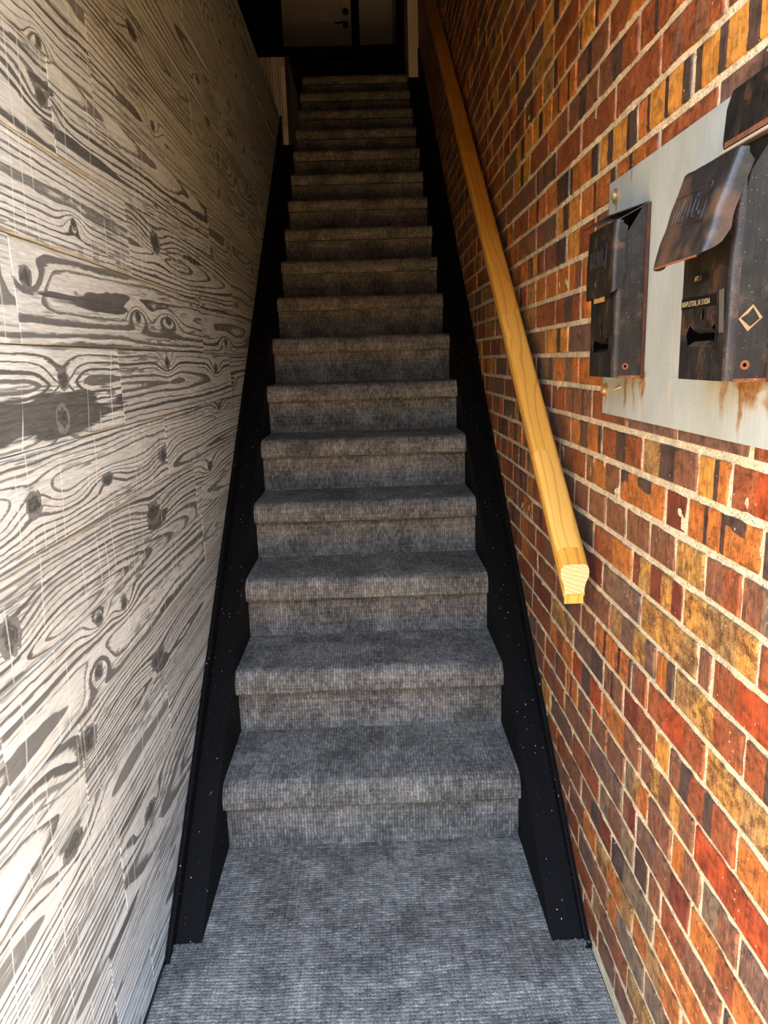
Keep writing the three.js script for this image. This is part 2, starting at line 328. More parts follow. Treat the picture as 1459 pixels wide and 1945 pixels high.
{
  const w = group('wall_left', 'left wall of long grey boards with bold dark wood grain and knots', 'wall', [0, 0, 0], { kind: 'structure' });
  mesh('wall_backing', bx(XL - 0.14, XL - 0.012, -0.05, WTOP - 0.004, -3.058, DOORZ - 0.004), std({ color: 0x6f6555, roughness: 0.9 }), w);
  planks.forEach((p, n) => {
    const a = Math.floor(n / PER), k = n % PER, col = k % 2, row = k >> 1;
    const gap = 0.0006, bev = 0.0014, X = XL + 0.0007 * (hash2(n, 3) - 0.5), y0 = p.y0 + gap, y1 = p.y1 - gap, z0 = p.z0 + gap, z1 = p.z1 - gap, xb = XL - 0.0119;
    const O = [[xb, y0, z0], [xb, y0, z1], [xb, y1, z1], [xb, y1, z0]], M = O.map(([, y, z]) => [X - bev, y, z]), Fr = [[X, y0 + bev, z0 + bev], [X, y0 + bev, z1 - bev], [X, y1 - bev, z1 - bev], [X, y1 - bev, z0 + bev]];
    const P = [], U = [];
    const uvOf = ([, y, z]) => { const u = ((z - p.z0) / (p.z1 - p.z0) + 0.01) / 1.02, v = ((y - p.y0) / (p.y1 - p.y0) + 0.01) / 1.02; return [(col * CELLW + u * CELLW) / 2048, (row * CELLH + v * CELLH) / 2048]; };
    const quad = (A, B, C, D) => { for (const q of [A, B, C, A, C, D]) { P.push(...q); U.push(...uvOf(q)); } };
    quad(Fr[0], Fr[3], Fr[2], Fr[1]);
    for (let i = 0; i < 4; i++) { const j = (i + 1) % 4; quad(Fr[i], Fr[j], M[j], M[i]); quad(M[i], M[j], O[j], O[i]); }
    const g = new THREE.BufferGeometry(); g.setAttribute('position', new THREE.Float32BufferAttribute(P, 3)); g.setAttribute('uv', new THREE.Float32BufferAttribute(U, 2)); g.computeVertexNormals();
    mesh('plank', g, plankMats[a], w);
  });
}

// ---------------------------------------------------------------- right wall: bricks
const CH = 0.065, CY = 0.608;                                             // course height, lower joint of course 0
const known = { // courses read off the wall: joint positions along z with the brick between (bands of colour)
  7: [0.117, 'okdok', 0.328, 'rdr', 0.535, 'tdb', 0.734, 'yydo', 0.824, 'rsr', 1.03],
  6: [0.03, 'br', 0.232, 'bob', 0.435, 'DoDo', 0.634, 'm', 0.71, 'okokDo', 0.906, 'drd', 1.1],
  5: [0.16, 'b', 0.26, 'b', 0.366, 'b', 0.473, 'b', 0.583, 'bb', 0.681, 'y', 0.772, 'br', 0.869, 'bg', 0.968],
  4: [0.1, 'pd', 0.301, 'ro', 0.513, 'mymym', 0.715, 'yty', 0.917, 'rdy', 1.1],
  3: [0.16, 'm', 0.362, 'pp', 0.56, 'yyt', 0.769, 'b', 0.811, 'rsr', 1.01],
  2: [0.21, 'pb', 0.414, 'tpyp', 0.631, 'od', 0.701, 'tyr', 0.902, 'rdrm', 1.1],
  1: [0.23, 'b', 0.329, 'okokok', 0.533, 'br', 0.604, 'rsr', 0.809, 'yyty', 1.01],
  0: [0.18, 'pd', 0.386, 'bkb', 0.496, 'mry', 0.699, 'bdrdr', 0.904, 'oor', 1.1],
  '-1': [0.18, 'sds', 0.386, 'oob', 0.587, 'bybyb', 0.793, 'sss', 1.0],
  '-2': [0.324, 'b', 0.42, 'b', 0.518, 'gto', 0.629, 'bb', 0.724, 'ob', 0.824, 'gb', 0.926, 'pp', 1.03],
  '-3': [0.12, 'b', 0.317, 'ppp', 0.513, 'bm', 0.585, 'pbm', 0.797, 'oro', 1.0],
  '-4': [0.389, 'gbg', 0.582, 'd', 0.644, 'b', 0.699, 'rbb', 0.9],
  '-5': [0.268, 'bdm', 0.468, 'dg', 0.677, 'ooo', 0.88],
  '-6': [0.18, 'bo', 0.382, 'tot', 0.589, 'oto', 0.79],
  '-7': [0.26, 'pb', 0.459, 'ogg', 0.649, 'gb', 0.85],
  '-8': [0.165, 'r', 0.368, 'tbr', 0.577, 'tyt', 0.78],
  14: [-0.04, 'ydy', 0.153, 'okokk', 0.359, 'okor', 0.545, 'rr', 0.728, 'pd', 0.92],
  15: [-0.137, 'okdk', 0.063, 'kokk', 0.259, 'ydykd', 0.455, 'okykyd', 0.652, 'dydydy', 0.86],
  16: [-0.243, 'dbdbd', -0.046, 'rr', 0.143, 'rr', 0.343, 'rrr', 0.54, 'rbrbr', 0.734, 'rr', 0.93],
  17: [-0.323, 'rr', -0.126, 'ob', 0.044, 'bdb', 0.245, 'bdr', 0.446, 'rkro', 0.645, 'rr', 0.84],
  13: [-0.342, 'rdydr', -0.145, 'bkd', 0.05, 'yr', 0.25],
  12: [-0.235, 'o', -0.13, 'o', -0.024, 'o', 0.076, 'ob', 0.172, 'oo', 0.27],
  11: [-0.225, 'rr', -0.029, 'rddr', 0.167, 'oyr', 0.36],
  10: [-0.332, 'bpb', -0.122, 'yydy', 0.082, 'pp', 0.28],
  9: [-0.217, 'dgd', -0.044, 'oopo', 0.167, 'oo', 0.37],
  8: [-0.054, 'br', 0.067, 'bkbkb', 0.265, 'rb', 0.46],
};
for (const n in known) if (+n <= 5 && +n !== 0) known[n] = known[n].map((e) => typeof e === 'string' ? e.replace(/y/g, 'Y') : e);
const fillStyles = ['rr', 'rb', 'b', 'okokok', 'rdr', 'bkb', 'ob', 'ydy', 'okdok', 'rbr', 'br', 'pb', 'm', 'oro', 'rkrk', 'bob', 'tYt', 'bdb', 'rrr', 'Y', 'pp', 'oko', 'rr', 'b', 'or', 'ro'];
const bricks = [];
for (let n = -10; n < 58; n++) {
  const y0 = CY + n * CH; if (y0 < 0) continue;
  const header = ((n % 7) + 7) % 7 === 5, step = header ? 0.1005 : 0.2015;
  const list = [];
  const kn = known[n]; let zl, zh;
  if (kn) { for (let i = 0; i + 2 < kn.length; i += 2) list.push([kn[i], kn[i + 2], kn[i + 1], 1]); zl = kn[0]; zh = kn[kn.length - 1]; }
  else { zl = zh = 0.1 + (n % 2 ? 0.1 : 0) + rr(-0.015, 0.015); }
  while (zh < DOORZ - 0.01) { const e = Math.min(DOORZ - 0.004, zh + step * rr(0.97, 1.03)); list.push([zh, e, fillStyles[Math.floor(rnd() * fillStyles.length)], 0]); zh = e; }
  while (zl > -4.4) { const e = zl - step * rr(0.96, 1.04) * (rnd() < 0.08 && !header ? 0.5 : 1); list.push([e, zl, fillStyles[Math.floor(rnd() * fillStyles.length)], 0]); zl = e; }
  for (const [a, b, st, k] of list) bricks.push({ n, y0, z0: a, z1: b, st, known: k });
}
// which of them show largest in the photograph
camera.updateMatrixWorld(); camera.updateProjectionMatrix();
const vp = new THREE.Matrix4().multiplyMatrices(camera.projectionMatrix, camera.matrixWorld.clone().invert());
for (const b of bricks) {
  const v = new THREE.Vector3(XR, b.y0 + CH / 2, (b.z0 + b.z1) / 2), d = v.distanceTo(camera.position), q = v.clone().applyMatrix4(vp);
  const inside = Math.abs(q.x) < 1.12 && Math.abs(q.y) < 1.06 && v.z < 1.2 && v.y > 0.24 - 0.758 * v.z - 0.03;
  b.size = inside ? (b.z1 - b.z0) / (d * d * d) : 0;
}
bricks.sort((a, b) => (b.known && b.size ? b.size + 100 : b.size) - (a.known && a.size ? a.size + 100 : a.size));
// the atlas of brick faces: one cell per brick read off the photograph, then assorted ones
const BW = 256, BH = 85, BR = 24, CELLS = 8 * BR;
const PAL = { r: hex(0x854b2b), o: hex(0xa8652e), y: hex(0xbb8238), Y: hex(0xb08442), d: hex(0x4b3b32), D: hex(0x4b3b32), p: hex(0x6a5041), b: hex(0x785038), m: hex(0x6a3423), g: hex(0x73604a), s: hex(0x934220), t: hex(0x9a7846), k: hex(0x42332e) };
const cells = []; for (const b of bricks) if (b.known && cells.length < CELLS - 66) { b.cell = cells.length; cells.push(b.st); }
const firstFill = cells.length; while (cells.length < CELLS) cells.push(fillStyles[cells.length % fillStyles.length]);
for (const b of bricks) if (b.cell === undefined) { const len = CELLS - firstFill; b.cell = firstFill + Math.floor(rnd() * len); }
const bands = cells.map((s, i) => { const w = [...s].map((ch, k) => (ch === 'k' ? 0.22 : ch === 'd' ? 0.6 : 1) * (0.75 + 0.5 * hash2(i * 17 + k, 4))); const sum = w.reduce((a, b) => a + b, 0); let acc = 0; return w.map((x, k) => { acc += x / sum; return [acc, s[k]]; }); });
const brickMap = makeTex(2048, 2048, (i, j, c) => {
  const col = i >> 8, row = Math.floor(j / BH); if (row >= BR) { c[0] = 120; c[1] = 80; c[2] = 50; return; }
  const id = row * 8 + col, u = (i & 255) / 256, v = (j - row * BH) / BH, S = id * 31.7;
  const X = u * 200, Y = v * 58;                                          // millimetres on the face
  const uu = u + 0.007 * sn(X / 14 + S, Y / 16) + 0.004 * sn(X / 3 + S, Y / 4);
  let ch = bands[id][bands[id].length - 1][1]; for (const [e, l] of bands[id]) if (uu < e) { ch = l; break; }
  if (ch === 'D') ch = v > 0.66 + 0.1 * sn(X / 18 + S, 2) ? 'd' : 'o';
  const P = PAL[ch]; let r = P[0], g = P[1], b = P[2];
  const streak = vn(X / 1.6 + S, Y / 34 + S) - 0.5, gr = vn(X / 1.1 + S, Y / 1.1) - 0.5, blot = fbm(X / 17 + S, Y / 15 + S) - 0.5;
  const dirt = sst(0.52, 0.72, fbm(X / 11 + S * 3, Y / 9 + S)) * (0.5 + 0.7 * vn(X / 1.4 + S, Y / 1.4));
  let k = (1 + 0.24 * streak + 0.2 * gr + 0.46 * blot) * (1 - 0.24 * dirt);
  if (ch === 'Y' || ch === 't') { const q = fbm(X / 16 + S, Y / 12 + S * 2) * 0.62 + 0.38 * vn(X / 1.3 + S, Y / 1.3); if (q > 0.46) { const m = sst(0.46, 0.66, q) * 0.7; r = mix(r, 88, m); g = mix(g, 58, m); b = mix(b, 34, m); } }
  if (ch === 'o' || ch === 'b' || ch === 'r') { const q = vn(X / 2.3 + S, Y / 2.3 + S); if (q > 0.78) k *= 1 - 0.45 * sst(0.78, 0.95, q); }
  const warm = fbm(X / 26 + S * 2, Y / 22) - 0.5; r *= 1 + 0.12 * warm; b *= 1 - 0.2 * warm;
  // darker scorched rim and lime smears near the arris
  const e = Math.min(X, 200 - X, Y, 58 - Y), rim = 1 - sst(0.4, 4.2, e + 2.6 * sn(X / 7 + S, Y / 7)); 
  if (hash2(id, 9) > 0.45) k *= 1 - 0.28 * rim;
  r *= k; g *= k; b *= k;
  const lm = (1 - sst(0.2, 3.2, e + 2.4 * sn(X / 5 + S + 40, Y / 5))) * 0.26; r = mix(r, 186, lm); g = mix(g, 165, lm); b = mix(b, 128, lm);
  const scr = vn(X / 1.1 + S * 5, Y / 16 + S); if (scr > 0.9) { const m = 0.3 * sst(0.9, 0.97, scr) * vn(X / 15 + S, Y / 15); r = mix(r, 200, m); g = mix(g, 180, m); b = mix(b, 150, m); }
  const sp = hash2(Math.floor(X / 1.7 + S), Math.floor(Y / 2.6)); if (sp > 0.9965 && vn(X / 20 + S, Y / 20) > 0.45) { r = 205; g = 196; b = 176; }
  c[0] = r; c[1] = g; c[2] = b;
});
const brickBump = makeTex(1024, 1024, (i, j, c) => {
  const l = 255 * (0.55 * fbm(i / 7, j / 9) + 0.25 * vn(i / 2, j / 14) + 0.2 * vn(i / 1.4, j / 1.4)); c[0] = c[1] = c[2] = l;
}, false, true);
const brickMat = std({ map: brickMap, bumpMap: brickBump, bumpScale: 0.0016, roughness: 0.46 });
function brickGeo(b, i) {
  const h = (k) => hash2(i * 13 + k, b.n + 100) - 0.5, J = 0.0053;
  const front = XR + 0.0022 * h(1), y0 = b.y0 + J + 0.0014 * h(2), y1 = b.y0 + CH - J + 0.0014 * h(3), z0 = b.z0 + J * 0.9 + 0.0015 * h(4), z1 = b.z1 - J * 0.9 + 0.0015 * h(5), bev = 0.0022, back = XR + 0.03;
  const tl = 0.003 * h(6);
  const ring = (x, d) => [[x + tl * 0.3, y0 + d, z0 + d + 0.001 * h(7)], [x, y0 + d + tl * 0.4, z1 - d], [x, y1 - d, z1 - d + 0.001 * h(8)], [x + 0.001 * h(9), y1 - d + tl * 0.4, z0 + d]];
  const A = ring(front, bev + 0.0006), Bq = ring(front + bev * 0.35, bev * 0.35), C = ring(front + bev * 1.4, 0), D = ring(back, 0), P = [], U = [];
  const len = Math.min(1, (b.z1 - b.z0) / 0.2), flip = b.known ? 0 : hash2(i, 55) > 0.5 ? 1 : 0, cx = b.cell % 8, cy = Math.floor(b.cell / 8), m = 0.02;
  const uvOf = ([x, y, z], k = -1) => { let u = (z - z0) / (z1 - z0), v = (y - y0) / (y1 - y0); const dd = Math.max(0, x - front); if (k === 0) v += dd / 0.058; if (k === 2) v -= dd / 0.058; if (k === 1) u -= dd / 0.2; if (k === 3) u += dd / 0.2; if (flip) u = 1 - u; return [(cx + m + (1 - 2 * m) * u * (b.known ? 1 : len)) / 8, (cy * BH + BH * (m + (1 - 2 * m) * v)) / 2048]; };
  const quad = (a, bb, cc, d, k) => { for (const q of [a, bb, cc, a, cc, d]) { P.push(...q); U.push(...uvOf(q, k)); } };
  quad(A[0], A[1], A[2], A[3]);
  for (let k = 0; k < 4; k++) { const l = (k + 1) % 4; quad(A[l], A[k], Bq[k], Bq[l], k); quad(Bq[l], Bq[k], C[k], C[l], k); quad(C[l], C[k], D[k], D[l], k); }
  const g = new THREE.BufferGeometry(); g.setAttribute('position', new THREE.Float32BufferAttribute(P, 3)); g.setAttribute('uv', new THREE.Float32BufferAttribute(U, 2)); g.computeVertexNormals(); return g;
}
const mortarMap = makeTex(512, 512, (i, j, c) => { // 0.4 m
  const n = fbm(i / 20, j / 20) - 0.5, g = hash2(i, j) - 0.5, k = 1 + 0.3 * n + 0.26 * g + 0.2 * (vn(i / 3, j / 3) - 0.5); const dk = hash2(i >> 1, j >> 1) > 0.97 ? 0.6 : 1;
  c[0] = 198 * k * dk; c[1] = 183 * k * dk; c[2] = 148 * k * dk;
}, true, true);
const mortarMat = std({ map: mortarMap, roughness: 0.95, bumpMap: mortarMap, bumpScale: 0.0025 });
{
  const w = group('wall_right', 'right wall of old orange, red and dark striped bricks with sandy mortar', 'wall', [0, 0, 0], { kind: 'structure' });
  const rest = [];
  bricks.forEach((b, i) => { const g = brickGeo(b, i); if (i < 300 && b.size > 0) mesh('brick', g, brickMat, w); else rest.push(g); });
  const far = mesh('distant_bricks', mergeGeometries(rest), brickMat, w); far.userData.kind = 'stuff';
  const mz0 = -4.5, mz1 = DOORZ - 0.002, my1 = 4.4, seg = (n0, n1, s) => Math.max(1, Math.round((n1 - n0) / s));
  const parts = [];
  for (const [za, zb, ya, yb, s] of [[-0.7, mz1, 0, 1.95, 0.0075], [-0.7, mz1, 1.95, my1, 0.2], [mz0, -0.7, 0, my1, 0.2]]) {
    const nz = seg(za, zb, s), ny = seg(ya, yb, s), P = [], U = [], I = [];
    for (let j = 0; j <= ny; j++) for (let i = 0; i <= nz; i++) {
      const z = mix(za, zb, i / nz), y = mix(ya, yb, j / ny), d = s < 0.1 ? 0.0016 * sn(z * 60, y * 60) + 0.0014 * sn(z * 17 + 4, y * 17) : 0;
      P.push(XR + 0.0027 + d, y, z); U.push(z / 0.4, y / 0.4);
    }
    for (let j = 0; j < ny; j++) for (let i = 0; i < nz; i++) { const a = j * (nz + 1) + i; I.push(a, a + 1, a + nz + 2, a, a + nz + 2, a + nz + 1); }
    const g = new THREE.BufferGeometry(); g.setAttribute('position', new THREE.Float32BufferAttribute(P, 3)); g.setAttribute('uv', new THREE.Float32BufferAttribute(U, 2)); g.setIndex(I); g.computeVertexNormals(); parts.push(g);
  }
  mesh('mortar', mergeGeometries(parts), mortarMat, w);
  mesh('mortar_fillet', boxUV(rbx(XR - 0.002, XR + 0.012, 0.0005, 0.027, 0.385, mz1, 0.003), 2.5), mortarMat, w);
  mesh('wall_backing', bx(XR + 0.031, XR + 0.14, -0.05, 6.2, -6.6, DOORZ - 0.13), std({ color: 0x5d4a3c, roughness: 0.95 }), w);
}

// ---------------------------------------------------------------- top of the stairs
const darkPlain = std({ color: 0x1b1917, roughness: 0.8 }), creamPaint = std({ color: 0xcdbfa6, roughness: 0.6 });  // near-black base colour of the upper walls and ledge; cream for the pier
struct('floor_landing', boxUV(bx(-1.3, XR + 0.03, 18.6 * RISE, 19 * RISE, -6.6, -18 * RUN + 0.02)), blackMat, 'black landing floor at the top of the stairs', 'floor');
struct('wall_back', bx(-1.4, XR + 0.14, 3.3, 6.2, -6.75, -6.6), darkPlain, 'dark back wall of the upper landing', 'wall');
struct('wall_under_landing', bx(-1.4, XR + 0.14, -0.05, 3.62, -4.85, -4.7), darkPlain, 'dark wall below the landing', 'wall');
struct('wall_upper_left', bx(-1.4, -1.3, -0.05, 6.2, -6.6, DOORZ - 0.1), darkPlain, 'dark wall beyond the ledge on the left', 'wall');
struct('ceiling', bx(-1.4, XR + 0.14, 6.2, 6.3, -6.75, DOORZ), std({ color: 0x4a443c, roughness: 0.9 }), 'dark ceiling high above the stairs', 'ceiling');
struct('trim_ledge', bx(-1.3, XL - 0.002, WTOP - 0.03, WTOP - 0.001, -3.05, DOORZ - 0.2), darkPlain, 'dark ledge behind the top of the plank wall', 'ledge');
const veneerMap = makeTex(512, 512, (i, j, c) => { const x = i / 512, g = vn(x * 110, j / 400) * 0.55 + vn(x * 250, j / 260) * 0.45, d = sst(0.42, 0.72, g); const l = mix(168, 92, d); c[0] = l; c[1] = l * 0.95; c[2] = l * 0.86; }, true, true);
const veneerMat = std({ map: veneerMap, roughness: 0.55 });
{
  const k = group('wall_knee', 'short wood veneered half wall beside the upper steps', 'half wall', [0, 0, 0], { kind: 'structure' });
  mesh('veneer', boxUV(bx(-1.29, -0.4255, 2.3, 3.05, -3.62, -3.062), 3), veneerMat, k);
  mesh('side_veneer', boxUV(bx(-0.4255, -0.4035, 2.3, 3.04, -3.62, -3.1), 3), veneerMat, k);
  const t = mesh('corner_trim', bx(-0.4255, -0.4025, 2.3, 3.06, -3.1, -3.061), blackPlain, k); t.userData.label = 'black corner trim';
  mesh('cap', bx(-1.29, -0.4015, 3.05, 3.06, -3.63, -3.1), blackPlain, k);
}
struct('wall_stair_side', bx(-1.29, -0.4035, 2.3, 3.05, -4.69, -3.632), darkPlain, 'dark wall left of the topmost steps', 'wall');
struct('wall_post', rbx(IR + 0.001, XR - 0.004, 3.235, 6.19, -4.35, -3.955, 0.006), creamPaint, 'pale plaster pier at the top of the brick wall', 'pier');
{
  const doorMat = std({ color: 0xd8cdbb, roughness: 0.5 }), metal = std({ color: 0x2a2724, roughness: 0.3, metalness: 0.8 });
  const d = group('door_1', 'pale six panel door with dark lever at the top of the stairs', 'door', [0, 19 * RISE, -6.6], { kind: 'structure' });
  const x0 = -0.752, x1 = -0.041, H = 2.03;
  mesh('door_leaf', bx(x0, x1, 0.004, H, 0.003, 0.04), doorMat, d);
  const w = (x1 - x0), px = [[x0 + 0.1, x0 + w / 2 - 0.04], [x0 + w / 2 + 0.04, x1 - 0.1]], py = [[0.12, 0.78], [0.98, 1.55], [1.65, 1.93]];
  for (const [a, b] of px) for (const [e, f] of py) mesh('door_panel', rbx(a, b, e, f, 0.034, 0.05, 0.006), doorMat, d);
  const lever = new THREE.Group(); lever.name = 'lever_handle'; d.add(lever); lever.userData.label = 'dark lever handle';
  const rose = new THREE.CylinderGeometry(0.03, 0.032, 0.02, 24); rose.rotateX(Math.PI / 2); rose.translate(-0.1, 0.945, 0.05); mesh('rose', rose, metal, lever);
  const curve = new THREE.CatmullRomCurve3([[-0.1, 0.945, 0.06], [-0.1, 0.945, 0.085], [-0.13, 0.953, 0.09], [-0.17, 0.944, 0.09], [-0.205, 0.952, 0.088]].map((p) => new THREE.Vector3(...p)));
  mesh('lever', new THREE.TubeGeometry(curve, 20, 0.009, 8), metal, lever);
  const bolt = new THREE.CylinderGeometry(0.03, 0.03, 0.022, 24); bolt.rotateX(Math.PI / 2); bolt.translate(-0.097, 1.065, 0.05); mesh('deadbolt', bolt, metal, d);
  const d2 = group('door_2', 'plain pale closet door right of the panelled door', 'door', [0, 19 * RISE, -6.6], { kind: 'structure' });
  mesh('door_leaf', bx(0.042, 0.385, 0.004, 2.03, 0.003, 0.03), doorMat, d2);
  mesh('edge_stile', rbx(0.388, 0.42, 0.004, 2.03, 0.003, 0.04, 0.004), std({ color: 0x8d8376, roughness: 0.6 }), d2);
  struct('trim_1', boxUV(bx(-0.038, 0.039, 19 * RISE + 0.001, 19 * RISE + 2.1, -6.599, -6.53)), blackMat, 'black door post between the two pale doors', 'door frame');
  struct('trim_2', boxUV(bx(-0.84, -0.755, 19 * RISE + 0.001, 19 * RISE + 2.1, -6.599, -6.53)), blackMat, 'black door post left of the panelled door', 'door frame');
}

// ---------------------------------------------------------------- handrail
const railMap = makeTex(1024, 512, (i, j, c) => { // u along the rail (1.6 m), v round the section
  const s = i / 1024, t = j / 512; const w = t * 7 + 1.4 * sn(s * 5, t * 2.2) + 0.3 * sn(s * 20, t * 6), f = w - Math.floor(w);
  const line = sst(0.7, 0.96, f) * (1 - sst(0.97, 1, f)), fi = vn(s * 90, t * 260) - 0.5, b = fbm(s * 8, t * 4) - 0.5;
  const k = 1 + 0.05 * fi + 0.10 * b; c[0] = mix(236 * k, 196, line * 0.6); c[1] = mix(190 * k, 140, line * 0.6); c[2] = mix(104 * k, 66, line * 0.6);
}, true, true);
{
  const SL = 0.765, DX = 0.006, hr = group('handrail', 'honey coloured wooden handrail along the brick wall', 'handrail', [0, 0, 0]);
  // plumb section, right half to left half; origin at the middle of the top
  const half = [[0, 0], [0.017, 0], [0.0235, -0.0025], [0.0275, -0.009], [0.0285, -0.017], [0.0275, -0.026], [0.0245, -0.033], [0.0215, -0.041], [0.0198, -0.051], [0.0198, -0.0605]];
  const sec = [...half.slice().reverse().map(([x, y]) => [-x, y]), ...half.slice(1)];
  const strip = [[-0.0212, -0.0607], [-0.0212, -0.067], [-0.0188, -0.0675], [-0.0188, -0.083], [0.0188, -0.083], [0.0188, -0.0675], [0.0212, -0.067], [0.0212, -0.0607]];
  const at = (z) => [0.4045 + DX * (0.351 - z), 0.858 + SL * (0.351 - z)];
  function loft(outline, za, zb, u0, n = 6, caps = true) {
    const P = [], U = [], N = outline.length, I = []; let per = [0];
    for (let i = 1; i <= N; i++) per.push(per[i - 1] + Math.hypot(outline[i % N][0] - outline[i - 1][0], outline[i % N][1] - outline[i - 1][1]));
    const tot = per[N];
    for (let k = 0; k <= n; k++) { const z = mix(za, zb, k / n), [cx, cy] = at(z); for (let i = 0; i <= N; i++) { const o = outline[i % N]; P.push(cx + o[0], cy + o[1], z); U.push(u0 + (za - z) * 1.26 / 1.6, per[i] / tot); } }
    for (let k = 0; k < n; k++) for (let i = 0; i < N; i++) { const a = k * (N + 1) + i, b = a + N + 1; I.push(a, b, a + 1, a + 1, b, b + 1); }
    const g = new THREE.BufferGeometry(); g.setAttribute('position', new THREE.Float32BufferAttribute(P, 3)); g.setAttribute('uv', new THREE.Float32BufferAttribute(U, 2)); g.setIndex(I); g.computeVertexNormals();
    const parts = [g];
    if (caps) for (const z of [za, zb]) {
      const [cx, cy] = at(z), sg = new THREE.ShapeGeometry(new THREE.Shape(outline.map(([x, y]) => new THREE.Vector2(x, y)))); sg.translate(cx, cy, z);
      const uv = sg.attributes.uv, p = sg.attributes.position; for (let i = 0; i < uv.count; i++) uv.setXY(i, u0 + p.getY(i) * 0.4, p.getX(i) * 3); parts.push(sg);
    }
    return mergeGeometries(parts);
  }
  const cuts = [0.351, 0.318, 0.098, -0.32, -1.14, -1.30, -1.53, -2.2, -2.9, -3.7];
  const tints = [0xf0d9a0, 0xfff3d6, 0xfbe9bd, 0xf5dda8, 0xe9c27c, 0xf0d8b0, 0xf0cf90, 0xd9b884, 0xe8c88c];
  for (let i = 0; i + 1 < cuts.length; i++)
    mesh('rail_section', loft(sec, cuts[i], cuts[i + 1] + 0.0003, i * 0.37), std({ map: railMap, color: tints[i], roughness: 0.34 }), hr);
  mesh('fillet_strip', loft(strip, 0.349, -3.7, 0.1, 4), std({ map: railMap, color: 0xe6ddb4, roughness: 0.4 }), hr);
  const endMap = makeTex(256, 256, (i, j, c) => { const w = j / 26 + 0.012 * i + 0.5 * sn(i / 60, j / 40), f = w - Math.floor(w), l = sst(0.75, 0.95, f) * (1 - sst(0.96, 1, f)), g = vn(i / 2, j / 2) * 10; c[0] = 206 - 40 * l + g - 5; c[1] = 186 - 46 * l + g - 5; c[2] = 134 - 44 * l + g - 5; }, true, true);
  const eg = new THREE.ExtrudeGeometry(new THREE.Shape(sec.map(([x, y]) => new THREE.Vector2(x * 0.995, y * 0.998 - 0.0001))), { depth: 0.0014, bevelEnabled: false }); eg.translate(at(0.351)[0], at(0.351)[1], 0.3511);
  const uv = eg.attributes.uv; for (let i = 0; i < uv.count; i++) uv.setXY(i, uv.getX(i) * 12, uv.getY(i) * 12);
  const em = mesh('end_grain', eg, std({ map: endMap, roughness: 0.7 }), hr); em.userData.label = 'pale sawn end of the rail';
  for (const z of [0.12, -1.05, -2.25, -3.3]) { // wall brackets under the rail
    const [cx, cy] = at(z), br = new THREE.Group(); br.name = 'bracket'; hr.add(br); br.userData.label = 'black wall bracket';
    const c = new THREE.CatmullRomCurve3([new THREE.Vector3(XR - 0.006, cy - 0.135, z), new THREE.Vector3(cx + 0.012, cy - 0.132, z), new THREE.Vector3(cx, cy - 0.118, z), new THREE.Vector3(cx, cy - 0.086, z)]);
    mesh('arm', new THREE.TubeGeometry(c, 16, 0.006, 8), blackPlain, br);
    const pl = new THREE.CylinderGeometry(0.02, 0.022, 0.006, 20); pl.rotateZ(Math.PI / 2); pl.translate(XR - 0.004, cy - 0.135, z); mesh('wall_plate', pl, blackPlain, br);
  }
}

// ---------------------------------------------------------------- mailboxes on their steel plate
const PZ0 = 0.345, PZ1 = 1.16, PY0 = 1.150, PY1 = 1.549, PX = XR - 0.005;   // plate
const plateMap = makeTex(1024, 512, (i, j, c) => {
  const z = PZ0 + i / 1024 * (PZ1 - PZ0), y = PY0 + j / 512 * (PY1 - PY0);
  const brush = vn(z * 900, y * 40) - 0.5, cl = fbm(z * 14, y * 9) - 0.5, sc = vn(z * 60 + y * 60, y * 400) ;
  let l = 176 + 14 * brush + 36 * cl; if (sc > 0.93) l -= 12;
  let r = l * 0.945, g = l, b = l * 0.95;
  // rust that ran down from the box feet and the bolts
  for (const [z0, y0, w, len, s] of [[0.46, 1.222, .012, .07, .7], [0.535, 1.222, .02, .05, .95], [0.5, 1.222, .008, .072, .5], [0.86, 1.226, .04, .04, .9], [0.845, 1.226, .009, .076, .9], [0.80, 1.226, .012, .06, .5], [0.92, 1.226, .05, .05, .9], [1.0, 1.226, .05, .06, .8], [0.38, 1.515, .008, .035, .6], [0.361, 1.19, .008, .03, .6], [0.45, 1.545, .006, .02, .5]]) {
    const dy = (y0 - y) / len; if (dy < -0.12 || dy > 1) continue;
    const ww = w * (1 - 0.55 * Math.max(0, dy)) * (0.7 + 0.6 * vn(y * 120, z0 * 50)), q = Math.abs(z - z0 + 0.004 * sn(y * 60, z0 * 90)) / ww;
    const a = s * (1 - sst(0.35, 1, q)) * (1 - sst(0.5, 1, dy)) * (0.55 + 0.6 * vn(z * 400, y * 260)); r = mix(r, 128, a); g = mix(g, 84, a); b = mix(b, 38, a);
  }
  const lime = sst(0.55, 0.8, fbm(z * 40 + 4, y * 7)) * (y < 1.22 ? 0.5 : 0.12); r = mix(r, 196, lime); g = mix(g, 190, lime); b = mix(b, 160, lime);
  c[0] = r; c[1] = g; c[2] = b;
});
